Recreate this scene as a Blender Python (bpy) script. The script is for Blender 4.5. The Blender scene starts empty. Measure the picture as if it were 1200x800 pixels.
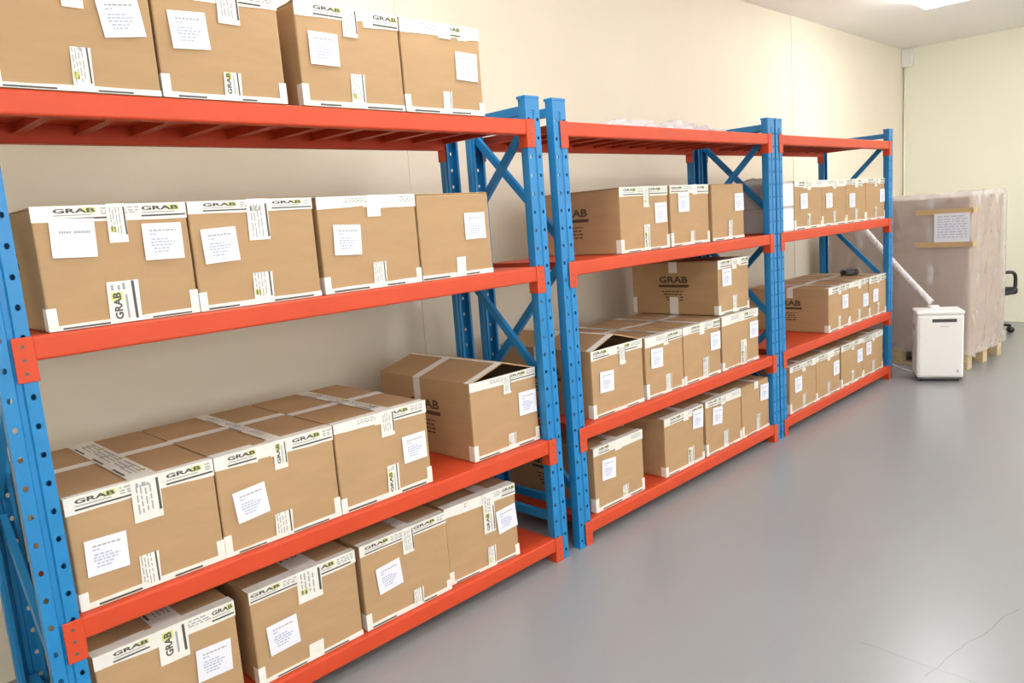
import bpy, bmesh, math, random
from mathutils import Vector, Matrix, noise

random.seed(7)
SC = bpy.context.scene
COL = SC.collection
R = math.radians

# ------------------------------------------------------------------ camera
cam_d = bpy.data.cameras.new('camera')
cam = bpy.data.objects.new('camera', cam_d)
COL.objects.link(cam)
yaw, pitch, roll = 0.7943, -0.156, -0.0756
fwd = Vector((-math.sin(yaw) * math.cos(pitch), math.cos(yaw) * math.cos(pitch), math.sin(pitch)))
rgt = fwd.cross(Vector((0, 0, 1))).normalized()
upv = rgt.cross(fwd)
r2 = math.cos(roll) * rgt + math.sin(roll) * upv
u2 = -math.sin(roll) * rgt + math.cos(roll) * upv
mw = Matrix((r2, u2, -fwd)).transposed().to_4x4()
mw.translation = Vector((2.1651, -2.3845, 1.5031))
cam.matrix_world = mw
cam_d.sensor_width = 36
cam_d.lens = 883.93 / 1200 * 36
cam_d.clip_start = 0.02
SC.camera = cam

# ------------------------------------------------------------------ world, exposure
w = bpy.data.worlds.new('world')
SC.world = w
w.use_nodes = True
w.node_tree.nodes['Background'].inputs[0].default_value = (0.93, 0.96, 1.0, 1)
w.node_tree.nodes['Background'].inputs[1].default_value = 3.4
SC.view_settings.view_transform = 'Standard'
SC.view_settings.look = 'None'
SC.view_settings.gamma = 1
SC.view_settings.use_curve_mapping = False
SC.view_settings.exposure = 0.98
PANEL_STRENGTH = 10.5

# ------------------------------------------------------------------ materials
def mat(name, color, rough=0.5, metal=0.0, spec=0.5, noise_amt=0.0, noise_scale=8.0, bump=0.0, bump_scale=60.0,
        coat=0.0, stretch=None, rough_var=0.0, emis=None, alpha=None):
    m = bpy.data.materials.new(name)
    m.use_nodes = True
    nt = m.node_tree
    b = nt.nodes['Principled BSDF']
    b.inputs['Base Color'].default_value = (*color, 1)
    b.inputs['Roughness'].default_value = rough
    b.inputs['Metallic'].default_value = metal
    b.inputs['Specular IOR Level'].default_value = spec
    b.inputs['Coat Weight'].default_value = coat
    tc = nt.nodes.new('ShaderNodeTexCoord')
    src = tc.outputs['Object']
    if stretch:
        mp = nt.nodes.new('ShaderNodeMapping')
        mp.inputs['Scale'].default_value = stretch
        nt.links.new(src, mp.inputs['Vector'])
        src = mp.outputs['Vector']
    if noise_amt or rough_var:
        n = nt.nodes.new('ShaderNodeTexNoise')
        n.inputs['Scale'].default_value = noise_scale
        n.inputs['Detail'].default_value = 4
        nt.links.new(src, n.inputs['Vector'])
        if noise_amt:
            mr = nt.nodes.new('ShaderNodeMapRange')
            mr.inputs[1].default_value = 0.25
            mr.inputs[2].default_value = 0.75
            mr.inputs[3].default_value = 1 - noise_amt
            mr.inputs[4].default_value = 1 + noise_amt
            nt.links.new(n.outputs['Fac'], mr.inputs[0])
            vm = nt.nodes.new('ShaderNodeVectorMath')
            vm.operation = 'SCALE'
            vm.inputs[0].default_value = color
            nt.links.new(mr.outputs[0], vm.inputs['Scale'])
            nt.links.new(vm.outputs[0], b.inputs['Base Color'])
        if rough_var:
            mr = nt.nodes.new('ShaderNodeMapRange')
            mr.inputs[1].default_value = 3.4
            mr.inputs[2].default_value = 0.7
            mr.inputs[3].default_value = rough - rough_var
            mr.inputs[4].default_value = rough + rough_var
            nt.links.new(n.outputs['Fac'], mr.inputs[0])
            nt.links.new(mr.outputs[0], b.inputs['Roughness'])
    if bump:
        n2 = nt.nodes.new('ShaderNodeTexNoise')
        n2.inputs['Scale'].default_value = bump_scale
        n2.inputs['Detail'].default_value = 3
        nt.links.new(src, n2.inputs['Vector'])
        bp = nt.nodes.new('ShaderNodeBump')
        bp.inputs['Strength'].default_value = bump
        bp.inputs['Distance'].default_value = 0.01
        nt.links.new(n2.outputs['Fac'], bp.inputs['Height'])
        nt.links.new(bp.outputs[0], b.inputs['Normal'])
    if emis:
        b.inputs['Emission Color'].default_value = (*emis[0], 1)
        b.inputs['Emission Strength'].default_value = emis[1]
    if alpha is not None:
        b.inputs['Alpha'].default_value = alpha
    return m

M = {
    'wall': mat('wall_cream_paint', (0.79, 0.712, 0.572), 0.6, noise_amt=0.025, noise_scale=1.5, bump=0.05, bump_scale=120, spec=0.3),
    'endwall': mat('wall_pale_yellow_paint', (0.90, 0.87, 0.71), 0.6, noise_amt=0.02, noise_scale=1.5, bump=0.05, bump_scale=120, spec=0.3),
    'ceil': mat('ceiling_white_paint', (0.92, 0.89, 0.87), 0.7, noise_amt=0.015, noise_scale=1.0, spec=0.3),
    'blue': mat('blue_powder_coat', (0.010, 0.205, 0.48), 0.33, noise_amt=0.05, noise_scale=9, spec=0.5, rough_var=0.06),
    'red': mat('orange_red_powder_coat', (0.61, 0.064, 0.018), 0.40, noise_amt=0.05, noise_scale=7, spec=0.35, rough_var=0.06),
    'card': mat('brown_cardboard', (0.46, 0.292, 0.152), 0.75, noise_amt=0.06, noise_scale=5, bump=0.08, bump_scale=90, spec=0.2, stretch=(1, 1, 5)),
    'cardin': mat('brown_cardboard_inside', (0.42, 0.27, 0.14), 0.85, noise_amt=0.06, noise_scale=6, spec=0.1),
    'tape': mat('white_packing_tape', (0.80, 0.77, 0.70), 0.28, noise_amt=0.05, noise_scale=40, bump=0.15, bump_scale=40),
    'ink': mat('black_ink', (0.075, 0.07, 0.06), 0.5),
    'inkgrey': mat('grey_ink', (0.36, 0.36, 0.36), 0.6),
    'inkyel': mat('yellow_green_ink', (0.66, 0.66, 0.22), 0.6),
    'inkbox': mat('dark_brown_ink', (0.09, 0.055, 0.035), 0.8),
    'paper': mat('white_paper', (0.78, 0.775, 0.83), 0.6, noise_amt=0.01, noise_scale=20),
    'inkblue': mat('blue_grey_ink', (0.42, 0.45, 0.60), 0.7),
    'white': mat('white_plastic', (0.84, 0.82, 0.79), 0.35, noise_amt=0.01, noise_scale=6),
    'dark': mat('black_plastic', (0.02, 0.02, 0.022), 0.45, noise_amt=0.1, noise_scale=20),
    'slot': mat('dark_grey_slot', (0.10, 0.10, 0.10), 0.5, noise_amt=0.1, noise_scale=30),
    'wood': mat('pallet_wood', (0.60, 0.46, 0.28), 0.7, noise_amt=0.15, noise_scale=6, stretch=(1, 8, 8), bump=0.1),
    'kraft': mat('kraft_tape', (0.56, 0.38, 0.19), 0.45, noise_amt=0.05, noise_scale=12),
    'chrome': mat('brushed_chrome', (0.62, 0.62, 0.62), 0.25, metal=1.0, noise_amt=0.03, noise_scale=30),
    'fabric': mat('black_seat_fabric', (0.03, 0.032, 0.035), 0.9, noise_amt=0.2, noise_scale=60, bump=0.2, bump_scale=200),
    'greycard': mat('pale_grey_carton', (0.62, 0.58, 0.56), 0.7, noise_amt=0.04, noise_scale=6),
    'lamp': mat('led_diffuser', (0.9, 0.9, 0.9), 0.5, emis=((0.97, 0.985, 1.0), PANEL_STRENGTH)),
    'cable': mat('white_cable', (0.80, 0.78, 0.76), 0.4, noise_amt=0.02, noise_scale=20),
}

def film_mat(name, color, opacity, rough=0.22, stretch=(1, 1, 0.8), scale=7, detail=2.5):
    m = bpy.data.materials.new(name)
    m.use_nodes = True
    nt = m.node_tree
    nt.nodes.clear()
    out = nt.nodes.new('ShaderNodeOutputMaterial')
    tr = nt.nodes.new('ShaderNodeBsdfTransparent')
    tr.inputs[0].default_value = (0.97, 0.96, 0.96, 1)
    pb = nt.nodes.new('ShaderNodeBsdfPrincipled')
    pb.inputs['Base Color'].default_value = (*color, 1)
    pb.inputs['Roughness'].default_value = rough
    mix = nt.nodes.new('ShaderNodeMixShader')
    tc = nt.nodes.new('ShaderNodeTexCoord')
    mp = nt.nodes.new('ShaderNodeMapping')
    mp.inputs['Scale'].default_value = stretch
    n = nt.nodes.new('ShaderNodeTexNoise')
    n.inputs['Scale'].default_value = scale
    n.inputs['Detail'].default_value = detail
    n.inputs['Distortion'].default_value = 0.5
    mr = nt.nodes.new('ShaderNodeMapRange')
    mr.inputs[1].default_value = 3.4
    mr.inputs[2].default_value = 0.7
    mr.inputs[3].default_value = max(0.0, opacity - 0.2)
    mr.inputs[4].default_value = min(1.0, opacity + 0.2)
    bp = nt.nodes.new('ShaderNodeBump')
    bp.inputs['Strength'].default_value = 0.5
    bp.inputs['Distance'].default_value = 0.02
    L = nt.links.new
    L(tc.outputs['Object'], mp.inputs[0]); L(mp.outputs[0], n.inputs['Vector'])
    L(n.outputs['Fac'], mr.inputs[0]); L(mr.outputs[0], mix.inputs[0])
    L(n.outputs['Fac'], bp.inputs['Height']); L(bp.outputs[0], pb.inputs['Normal'])
    L(tr.outputs[0], mix.inputs[1]); L(pb.outputs[0], mix.inputs[2]); L(mix.outputs[0], out.inputs[0])
    return m

M['film'] = film_mat('stretch_film', (0.76, 0.70, 0.71), 0.21, 0.12, (1, 1, 0.45), 9, 4)
M['clear'] = film_mat('clear_plastic', (0.88, 0.84, 0.84), 0.45)
M['hose'] = film_mat('translucent_hose_plastic', (0.88, 0.82, 0.80), 0.5)

def glass_mat():
    m = bpy.data.materials.new('window_glass')  # panes for the windows added out of view as fill light
    m.use_nodes = True
    nt = m.node_tree
    nt.nodes.clear()
    out = nt.nodes.new('ShaderNodeOutputMaterial')
    tr = nt.nodes.new('ShaderNodeBsdfTransparent')
    gl = nt.nodes.new('ShaderNodeBsdfGlossy')
    gl.inputs['Roughness'].default_value = 0.02
    fr = nt.nodes.new('ShaderNodeFresnel')
    fr.inputs[0].default_value = 1.45
    mix = nt.nodes.new('ShaderNodeMixShader')
    nt.links.new(fr.outputs[0], mix.inputs[0])
    nt.links.new(tr.outputs[0], mix.inputs[1])
    nt.links.new(gl.outputs[0], mix.inputs[2])
    nt.links.new(mix.outputs[0], out.inputs[0])
    return m
M['glass'] = glass_mat()

CRACKS = [((1.25, 0.07), (1.62, 0.06)), ((1.47, 0.0), (1.60, 0.62))]
def floor_mat():
    m = mat('grey_epoxy_floor', (0.285, 0.287, 0.292), 0.24, spec=0.5, noise_amt=0.02, noise_scale=0.9, rough_var=0.02, bump=0.02, bump_scale=9)
    nt = m.node_tree
    b = nt.nodes['Principled BSDF']
    # two faint hairline cracks, each wandering along its own line
    def mth(op, *ins):
        n = nt.nodes.new('ShaderNodeMath')
        n.operation = op
        for k, v in enumerate(ins):
            if isinstance(v, (int, float)):
                n.inputs[k].default_value = v
            else:
                nt.links.new(v, n.inputs[k])
        return n.outputs[0]
    geo = nt.nodes.new('ShaderNodeNewGeometry')
    sp = nt.nodes.new('ShaderNodeSeparateXYZ')
    nt.links.new(geo.outputs['Position'], sp.inputs[0])
    nz = nt.nodes.new('ShaderNodeTexNoise')
    nz.inputs['Scale'].default_value = 5.0
    nt.links.new(geo.outputs['Position'], nz.inputs['Vector'])
    fac = None
    for (ax, ay), (bx, by) in CRACKS:
        d = Vector((bx - ax, by - ay)).normalized()
        l = (Vector((bx, by)) - Vector((ax, ay))).length
        rx, ry = mth('SUBTRACT', sp.outputs[0], ax), mth('SUBTRACT', sp.outputs[1], ay)
        across = mth('ADD', mth('MULTIPLY', rx, -d.y), mth('MULTIPLY', ry, d.x))
        along = mth('ADD', mth('MULTIPLY', rx, d.x), mth('MULTIPLY', ry, d.y))
        across = mth('ADD', across, mth('MULTIPLY', mth('SUBTRACT', nz.outputs['Fac'], 0.5), 0.05))
        hit = mth('MULTIPLY', mth('LESS_THAN', mth('ABSOLUTE', across), 0.0014), mth('MULTIPLY', mth('GREATER_THAN', along, 0.0), mth('LESS_THAN', along, l)))
        fac = hit if fac is None else mth('MAXIMUM', fac, hit)
    scale = mth('SUBTRACT', 1.0, mth('MULTIPLY', fac, 0.30))
    old = b.inputs['Base Color'].links[0].from_socket
    vm = nt.nodes.new('ShaderNodeVectorMath')
    vm.operation = 'SCALE'
    nt.links.new(old, vm.inputs[0])
    nt.links.new(scale, vm.inputs['Scale'])
    nt.links.new(vm.outputs[0], b.inputs['Base Color'])
    return m
M['floor'] = floor_mat()

# ------------------------------------------------------------------ mesh helpers
class MB:
    """collects polygons with material slots; build() links them as ONE mesh object"""
    def __init__(self):
        self.v, self.f, self.m = [], [], []

    def add(self, vs, fs, mi=0):
        o = len(self.v)
        self.v += [tuple(p) for p in vs]
        self.f += [tuple(i + o for i in q) for q in fs]
        self.m += [mi] * len(fs)
        return self

    def box(self, x0, x1, y0, y1, z0, z1, mi=0):
        vs = [(x, y, z) for x in (x0, x1) for y in (y0, y1) for z in (z0, z1)]
        return self.add(vs, [(0, 1, 3, 2), (4, 6, 7, 5), (0, 4, 5, 1), (2, 3, 7, 6), (0, 2, 6, 4), (1, 5, 7, 3)], mi)

    def bbox(self, x0, x1, y0, y1, z0, z1, bev=0.005, seg=2, mi=0):
        bm = bmesh.new()
        bmesh.ops.create_cube(bm, size=1)
        for v in bm.verts:
            v.co = Vector((x0 + (v.co.x + .5) * (x1 - x0), y0 + (v.co.y + .5) * (y1 - y0), z0 + (v.co.z + .5) * (z1 - z0)))
        bmesh.ops.bevel(bm, geom=bm.edges[:], offset=bev, segments=seg, affect='EDGES', profile=0.5)
        bm.verts.index_update()
        self.add([v.co[:] for v in bm.verts], [[v.index for v in f.verts] for f in bm.faces], mi)
        bm.free()
        return self

    def bar(self, a, b, wy, t, up=Vector((0, 1, 0)), mi=0):
        """flat bar from a to b: wy wide across the plane normal to 'up', t thick along 'up'"""
        a, b = Vector(a), Vector(b)
        d = (b - a).normalized()
        s = d.cross(up).normalized()
        vs = []
        for p in (a, b):
            for i, j in ((-1, -1), (1, -1), (1, 1), (-1, 1)):
                vs.append(p + s * (i * wy / 2) + up * (j * t / 2))
        return self.add(vs, [(0, 3, 2, 1), (4, 5, 6, 7), (0, 1, 5, 4), (1, 2, 6, 5), (2, 3, 7, 6), (3, 0, 4, 7)], mi)

    def tube(self, pts, rad, n=10, mi=0, cap=True):
        pts = [Vector(p) for p in pts]
        rads = rad if isinstance(rad, (list, tuple)) else [rad] * len(pts)
        rings = []
        t0 = (pts[1] - pts[0]).normalized()
        nrm = t0.orthogonal().normalized()
        for i, p in enumerate(pts):
            t = (pts[min(i + 1, len(pts) - 1)] - pts[max(i - 1, 0)]).normalized()
            nrm = (nrm - t * nrm.dot(t)).normalized()
            bn = t.cross(nrm)
            rings.append([p + (nrm * math.cos(2 * math.pi * k / n) + bn * math.sin(2 * math.pi * k / n)) * rads[i] for k in range(n)])
        vs = [q for r in rings for q in r]
        fs = []
        for i in range(len(pts) - 1):
            for k in range(n):
                fs.append((i * n + k, i * n + (k + 1) % n, (i + 1) * n + (k + 1) % n, (i + 1) * n + k))
        if cap:
            fs.append(tuple(range(n - 1, -1, -1)))
            fs.append(tuple((len(pts) - 1) * n + k for k in range(n)))
        return self.add(vs, fs, mi)

    def cyl(self, c, r, h, axis='z', n=16, mi=0):
        c = Vector(c)
        d = {'x': Vector((1, 0, 0)), 'y': Vector((0, 1, 0)), 'z': Vector((0, 0, 1))}[axis]
        return self.tube([c, c + d * h], r, n, mi)

    def mesh(self, name, mats):
        me = bpy.data.meshes.new(name)
        me.from_pydata(self.v, [], self.f)
        for mm in (mats if isinstance(mats, (list, tuple)) else [mats]):
            me.materials.append(mm)
        me.polygons.foreach_set('material_index', self.m)
        me.update()
        return me

    def build(self, name, mats, parent=None, smooth=False):
        me = self.mesh(name, mats)
        if smooth:
            me.polygons.foreach_set('use_smooth', [True] * len(me.polygons))
        return link(name, me, parent)

def link(name, me, parent=None):
    o = bpy.data.objects.new(name, me)
    COL.objects.link(o)
    if parent is not None:
        o.parent = parent
    return o

def tag(o, label, cat, group=None):
    o['label'] = label
    o['category'] = cat
    if group:
        o['group'] = group
    return o

def thing(name, label, cat, loc=(0, 0, 0), rz=0.0, group=None):
    o = bpy.data.objects.new(name, None)
    COL.objects.link(o)
    o.location = loc
    o.rotation_euler = (0, 0, rz)
    o.empty_display_size = 0.1
    return tag(o, label, cat, group)

def struct(name, mb, m):
    o = mb.build(name, m)
    o['kind'] = 'structure'
    return o

def copy_tree(o, parent=None):
    c = o.copy()
    COL.objects.link(c)
    c.parent = parent
    for ch in o.children:
        copy_tree(ch, c)
    return c

def text_polys(body, embolden=0.0):
    cu = bpy.data.curves.new('lettering', 'FONT')
    cu.body = body
    cu.size = 1.0
    cu.offset = embolden
    cu.resolution_u = 2
    ob = bpy.data.objects.new('lettering', cu)
    COL.objects.link(ob)
    dg = bpy.context.evaluated_depsgraph_get()
    me = bpy.data.meshes.new_from_object(ob.evaluated_get(dg))
    vs = [v.co.copy() for v in me.vertices]
    fs = [tuple(p.vertices) for p in me.polygons]
    bpy.data.objects.remove(ob)
    bpy.data.curves.remove(cu)
    bpy.data.meshes.remove(me)
    x0, x1 = min(v.x for v in vs), max(v.x for v in vs)
    y0, y1 = min(v.y for v in vs), max(v.y for v in vs)
    return [((v.x - x0) / (x1 - x0), (v.y - y0) / (y1 - y0)) for v in vs], fs   # unit square

WORD = text_polys('GRAB', 0.035)

def put_word(mb, O, U, V, wid, hei, mi):
    """letters in the plane O + u*U*wid + v*V*hei"""
    vs, fs = WORD
    n = U.cross(V)
    mb.add([O + U * (u * wid) + V * (v * hei) for u, v in vs], fs, mi)

def quad(mb, O, U, V, u0, u1, v0, v1, mi):
    mb.add([O + U * u0 + V * v0, O + U * u1 + V * v0, O + U * u1 + V * v1, O + U * u0 + V * v1], [(0, 1, 2, 3)], mi)

# ------------------------------------------------------------------ the room
XW, YE, ZC = -0.98, 7.40, 3.13
XR, YF = 5.6, -5.2
struct('floor', MB().box(XW - .15, XR + .15, YF - .15, YE + .15, -0.1, 0), M['floor'])
struct('ceiling', MB().box(XW - .15, XR + .15, YF - .15, YE + .15, ZC, ZC + 0.1), M['ceil'])
struct('wall_left', MB().box(XW - .15, XW, YF - .15, YE + .15, 0, ZC), M['wall'])
struct('wall_back', MB().box(XW, XR, YE, YE + .15, 0, ZC), M['endwall'])
# right-hand wall, out of the picture: windows added, unseen, to brighten the wall behind the shelves
ADDED_WINS = [(-4.2, -2.4), (-1.6, 0.2), (1.0, 2.8), (3.6, 5.4)]
WZ0, WZ1 = 0.95, 2.45
wr = MB().box(XR, XR + .15, YF - .15, YE + .15, 0, WZ0).box(XR, XR + .15, YF - .15, YE + .15, WZ1, ZC)
ys = [YF - .15] + [v for p in ADDED_WINS for v in p] + [YE + .15]
for k in range(0, len(ys), 2):
    wr.box(XR, XR + .15, ys[k], ys[k + 1], WZ0, WZ1)
struct('wall_right', wr, M['endwall'])
for k, (ya, yb) in enumerate(ADDED_WINS):
    fr = MB()
    for y0, y1, z0, z1 in ((ya, ya + .05, WZ0, WZ1), (yb - .05, yb, WZ0, WZ1), ((ya + yb) / 2 - .025, (ya + yb) / 2 + .025, WZ0 + .05, WZ1 - .05),
                           (ya + .05, yb - .05, WZ0, WZ0 + .05), (ya + .05, yb - .05, WZ1 - .05, WZ1)):
        fr.box(XR + .04, XR + .09, y0, y1, z0, z1)
    fr = struct('window_%d' % (k + 1), fr, M['white'])
    for y0, y1 in ((ya + .05, (ya + yb) / 2 - .025), ((ya + yb) / 2 + .025, yb - .05)):
        MB().box(XR + .062, XR + .068, y0, y1, WZ0 + .05, WZ1 - .05).build('pane', M['glass'], fr)
struct('wall_front', MB().box(XW, XR, YF - .15, YF, 0, ZC), M['endwall'])
struct('trim_1', MB().bbox(XW, XW + 0.004, 0.06, 0.46, 0, ZC, 0.001), M['wall'])
struct('trim_2', MB().bbox(XW, XW + 0.004, 4.48, 4.88, 0, ZC, 0.001), M['wall'])

# ceiling lamps: square LED panels (one peeks into the picture, the others light the aisle)
def led_panel(x, y, label):
    t = thing('led_ceiling_panel', label, 'ceiling light', (x, y, ZC), 0, 'square LED panels on the ceiling')
    # surface-mounted: a thin white back tray and a glowing diffuser box standing proud of the ceiling
    s = 0.30
    MB().bbox(-s, s, -s, s, -0.018, -0.001, 0.003).build('tray', M['white'], t)
    MB().bbox(-s + 0.010, s - 0.010, -s + 0.010, s - 0.010, -0.105, -0.0185, 0.012, 2).build('diffuser', M['lamp'], t)
    return t
lamp_spots = [(0.25, 4.72), (0.25, -0.60)] + [(x, y) for x in (2.60, 4.70) for y in (-4.1, -1.4, 1.3, 4.0, 6.6)]  # farthest panel of both long rows added, unseen, to brighten the end wall
for i, (x, y) in enumerate(lamp_spots):
    led_panel(x, y, 'glowing square white LED panel on the ceiling at the top right' if i == 0
              else 'square white LED ceiling panel above the aisle, beyond the picture edge')

# ------------------------------------------------------------------ pallet racks
RW, RD, RH = 2.01, 0.56, 2.0        # rack length (y), depth (x), height
PW, PD = 0.083, 0.045               # upright face width and depth
LEVELS = [1.911, 1.313, 0.561, 0.112]
BH, BD = 0.062, 0.042               # beam height and depth

def post_mesh():
    """perforated channel upright, face at x=0 looking +x, open towards -x, y centred"""
    mb = MB()
    h = PW / 2
    g = 0.010
    pitch = 0.075
    rows = int(RH / pitch)
    top = rows * pitch
    rad = 0.0066
    def strip(y0, y1, z0):
        c = Vector(((y0 + y1) / 2, z0 + pitch / 2))
        zs = (z0, z0 + pitch / 2, z0 + pitch)
        outer = [(y1, zs[1]), (y1, zs[2]), (c.x, zs[2]), (y0, zs[2]), (y0, zs[1]), (y0, zs[0]), (c.x, zs[0]), (y1, zs[0])]
        vs = [(0, a, b) for a, b in outer]
        for k in range(8):
            an = math.pi / 4 * k
            vs.append((0, c.x + rad * math.cos(an), c.y + 1.25 * rad * math.sin(an)))
        for k in range(8):
            an = math.pi / 4 * k
            vs.append((-0.003, c.x + rad * math.cos(an), c.y + 1.25 * rad * math.sin(an)))
        fs = [(k, (k + 1) % 8, 8 + (k + 1) % 8, 8 + k) for k in range(8)]
        fs += [(8 + k, 8 + (k + 1) % 8, 16 + (k + 1) % 8, 16 + k) for k in range(8)]
        mb.add(vs, fs)
    for r in range(rows):
        z0 = r * pitch
        strip(-h, -g, z0)
        strip(g, h, z0)
    def sheet(pts, z0, z1):
        vs = [(x, y, z) for x, y in pts for z in (z0, z1)]
        mb.add(vs, [(2 * i, 2 * i + 2, 2 * i + 3, 2 * i + 1) for i in range(len(pts) - 1)])
    sheet([(0, -g), (-0.006, -g + 0.004), (-0.006, g - 0.004), (0, g)], 0, top)
    for s in (-1, 1):
        sheet([(0, s * h), (-0.030, s * h), (-0.033, s * (h - 0.006)), (-PD, s * (h - 0.006)), (-PD, s * (h - 0.018))], 0, RH)
    sheet([(0, -h), (0, h)], top, RH)
    return mb.mesh('upright_post', M['blue'])

def build_rack(label):
    t = thing('storage_rack', label, 'storage rack', (0, 0, 0), 0, 'blue and orange storage racks along the wall')
    pm = post_mesh()
    hc = PW / 2
    for yc in (hc, RW - hc):
        for front in (True, False):
            p = link('upright_post', pm, t)
            p.location = (0, yc, 0) if front else (-RD, yc, 0)
            if not front:
                p.rotation_euler = (0, 0, math.pi)
            c = MB().bbox(-PD - .002, 0.002, -hc - .002, hc + .002, RH - 0.006, RH + 0.006, 0.002).build('post_cap', M['blue'], p)
            q = MB().bbox(-PD - .002, 0.004, -hc - .002, hc + .002, 0.0, 0.006, 0.002).build('foot_plate', M['blue'], p)
    # bracing: each end frame has a zigzag of flat channels; left starts at the rear, right at the front
    for yc, fs in ((hc, False), (RW - hc, True)):
        xf, xr = -0.022, -RD + 0.022
        for z in (1.955, 0.19):
            b = MB().bar((xf, yc, z), (xr, yc, z), 0.036, 0.022)
            b.build('horizontal_brace', M['blue'], t)
        nodes = [(1.915, 1.40), (1.33, 0.80), (0.73, 0.235)]
        fr = fs
        for za, zb in nodes:
            a, b_ = (xf, yc, za), (xr, yc, zb)
            if not fr:
                a, b_ = (xr, yc, za), (xf, yc, zb)
            MB().bar(a, b_, 0.034, 0.020).build('diagonal_brace', M['blue'], t)
            fr = not fr
    # beams with end connectors
    L = RW - 2 * PW
    for zt in LEVELS:
        for front in (True, False):
            mb = MB().bbox(-BD, 0.002, 0.0, L, -BH, 0, 0.007, 3)
            bo = mb.build('beam', M['red'], t)
            bo.location = (0, PW, zt) if front else (-RD, PW + L, zt)
            if not front:
                bo.rotation_euler = (0, 0, math.pi)
            for s in (0, 1):
                y_in = 0.0 if s == 0 else L
                d = -1 if s == 0 else 1
                c = MB()
                ya, yb = sorted((y_in - d * 0.004, y_in + d * 0.044))
                c.bbox(0.0015, 0.0060, ya, yb, -0.112, 0.001, 0.0015, 1)
                ya, yb = sorted((y_in - d * 0.0045, y_in - d * 0.0005))
                c.bbox(-PD, 0.0055, ya, yb, -0.112, 0.001, 0.0012, 1)
                for zz in (-0.022, -0.056, -0.090):
                    c.cyl((0.0055, y_in + d * 0.022, zz), 0.0045, 0.0012, 'x', 10, 1)
                c.build('connector', [M['red'], M['slot']], bo)
    # decking: eleven folded steel panels per level, lips hanging down
    n = 11
    pw = L / n
    p = MB()
    x0, x1 = -RD + BD, -BD
    g = 0.0007
    p.box(x0, x1, g, pw - g, -0.004, -0.0005)
    p.box(x0, x1, g, 0.004, -0.036, -0.004)
    p.box(x0, x1, pw - 0.004, pw - g, -0.036, -0.004)
    p.box(x0, x1, 0.004, 0.016, -0.036, -0.0335)
    p.box(x0, x1, pw - 0.016, pw - 0.004, -0.036, -0.0335)
    dm = p.mesh('deck_panel', M['red'])
    for zt in LEVELS:
        for k in range(n):
            o = link('deck_panel', dm, t)
            o.location = (0, PW + k * pw, zt)
    return t

RACK_Y = (-2.01, 0.082, 2.110)
rack = build_rack('nearest blue and orange storage rack, at the left')
rack.location.y = RACK_Y[0]
rk = copy_tree(rack)
rk.location.y = RACK_Y[1]
rk['label'] = 'middle blue and orange storage rack of the three'
rk = copy_tree(rack)
rk.location.y = RACK_Y[2]
rk['label'] = 'farthest blue and orange storage rack, beside the white appliance'

# ------------------------------------------------------------------ cartons
CH, CD = 0.315, 0.60

def tape_strip(path, wdir, w0, w1, parent, seed=0, name='tape_strip', skew=0.0):
    """thin tape: polyline path swept between w0 and w1 along wdir, edges slightly uneven"""
    rnd = random.Random(seed)
    wd = Vector(wdir)
    n = 5
    vs, fs = [], []
    for p in path:
        for k in range(n + 1):
            wv = w0 + (w1 - w0) * k / n
            q = Vector(p) + wd * wv
            if skew and p is path[-1]:
                q.z += skew * (k / n - 0.5) + rnd.uniform(-0.0012, 0.0012)
            vs.append(q)
    m = n + 1
    for i in range(len(path) - 1):
        for k in range(n):
            fs.append((i * m + k, i * m + k + 1, (i + 1) * m + k + 1, (i + 1) * m + k))
    mb = MB().add(vs, fs)
    o = mb.build(name, M['tape'], parent)
    return o

def tape_print(O, U, V, length, height, parent, seed, tab=False, phase=None):
    """printed lettering along a tape: O corner, U along, V across, lengths in metres"""
    rnd = random.Random(seed)
    mb = MB()
    u = rnd.uniform(-0.02, 0.08) if phase is None else phase
    while u < length - 0.03:
        wid = min(0.072 if tab else 0.100, length - u - 0.006)
        if u > 0.004 and tab and seed % 3 != 0:
            # only small print and a thin bar on this length
            bl = min(0.10, length - u - 0.004)
            quad(mb, O, U, V, u, u + bl, height * 0.06, height * 0.15, 0)
            for row in (0.34, 0.50, 0.66, 0.80):
                a = u + rnd.uniform(0, 0.01)
                while a < u + bl - 0.008:
                    l = min(rnd.uniform(0.008, 0.03), u + bl - a)
                    quad(mb, O, U, V, a, a + l, height * row, height * (row + 0.055), 2)
                    a += l + 0.005
            if rnd.random() < 0.5:
                quad(mb, O, U, V, u + bl * 0.1, u + bl * 0.3, height * 0.62, height * 0.92, 1)
        elif u > 0.004 and wid > 0.05:
            quad(mb, O - U.cross(V) * 0.0003, U, V, u + wid * 0.70, u + wid * 1.02, height * 0.50, height * 0.88, 1)
            put_word(mb, O + U * u + V * (height * (0.56 if tab else 0.54)), U, V, wid, height * (0.26 if tab else 0.30), 0)
            bl = min(0.10 if tab else 0.165, length - u - 0.004)
            quad(mb, O, U, V, u - 0.002, u + bl, height * 0.10, height * (0.19 if tab else 0.22), 0)
            quad(mb, O, U, V, u, u + wid * 0.9, height * 0.36, height * 0.43, 2)
        # small print behind the logo
        uu = u + (0.078 if tab else 0.112)
        for row in (0.80, 0.60, 0.44):
            a = uu
            while a < min(u + (0.165 if tab else 0.20), length - 0.01):
                l = rnd.uniform(0.006, 0.018)
                if a > 0.004 and a + l < length - 0.003:
                    quad(mb, O, U, V, a, a + l, height * (row - 0.05), height * (row + 0.04), 2)
                a += l + 0.005
        u += 0.185 if tab else 0.215
    if not mb.f:
        return None
    return mb.build('tape_print', [M['ink'], M['inkyel'], M['inkgrey']], parent)

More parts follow.
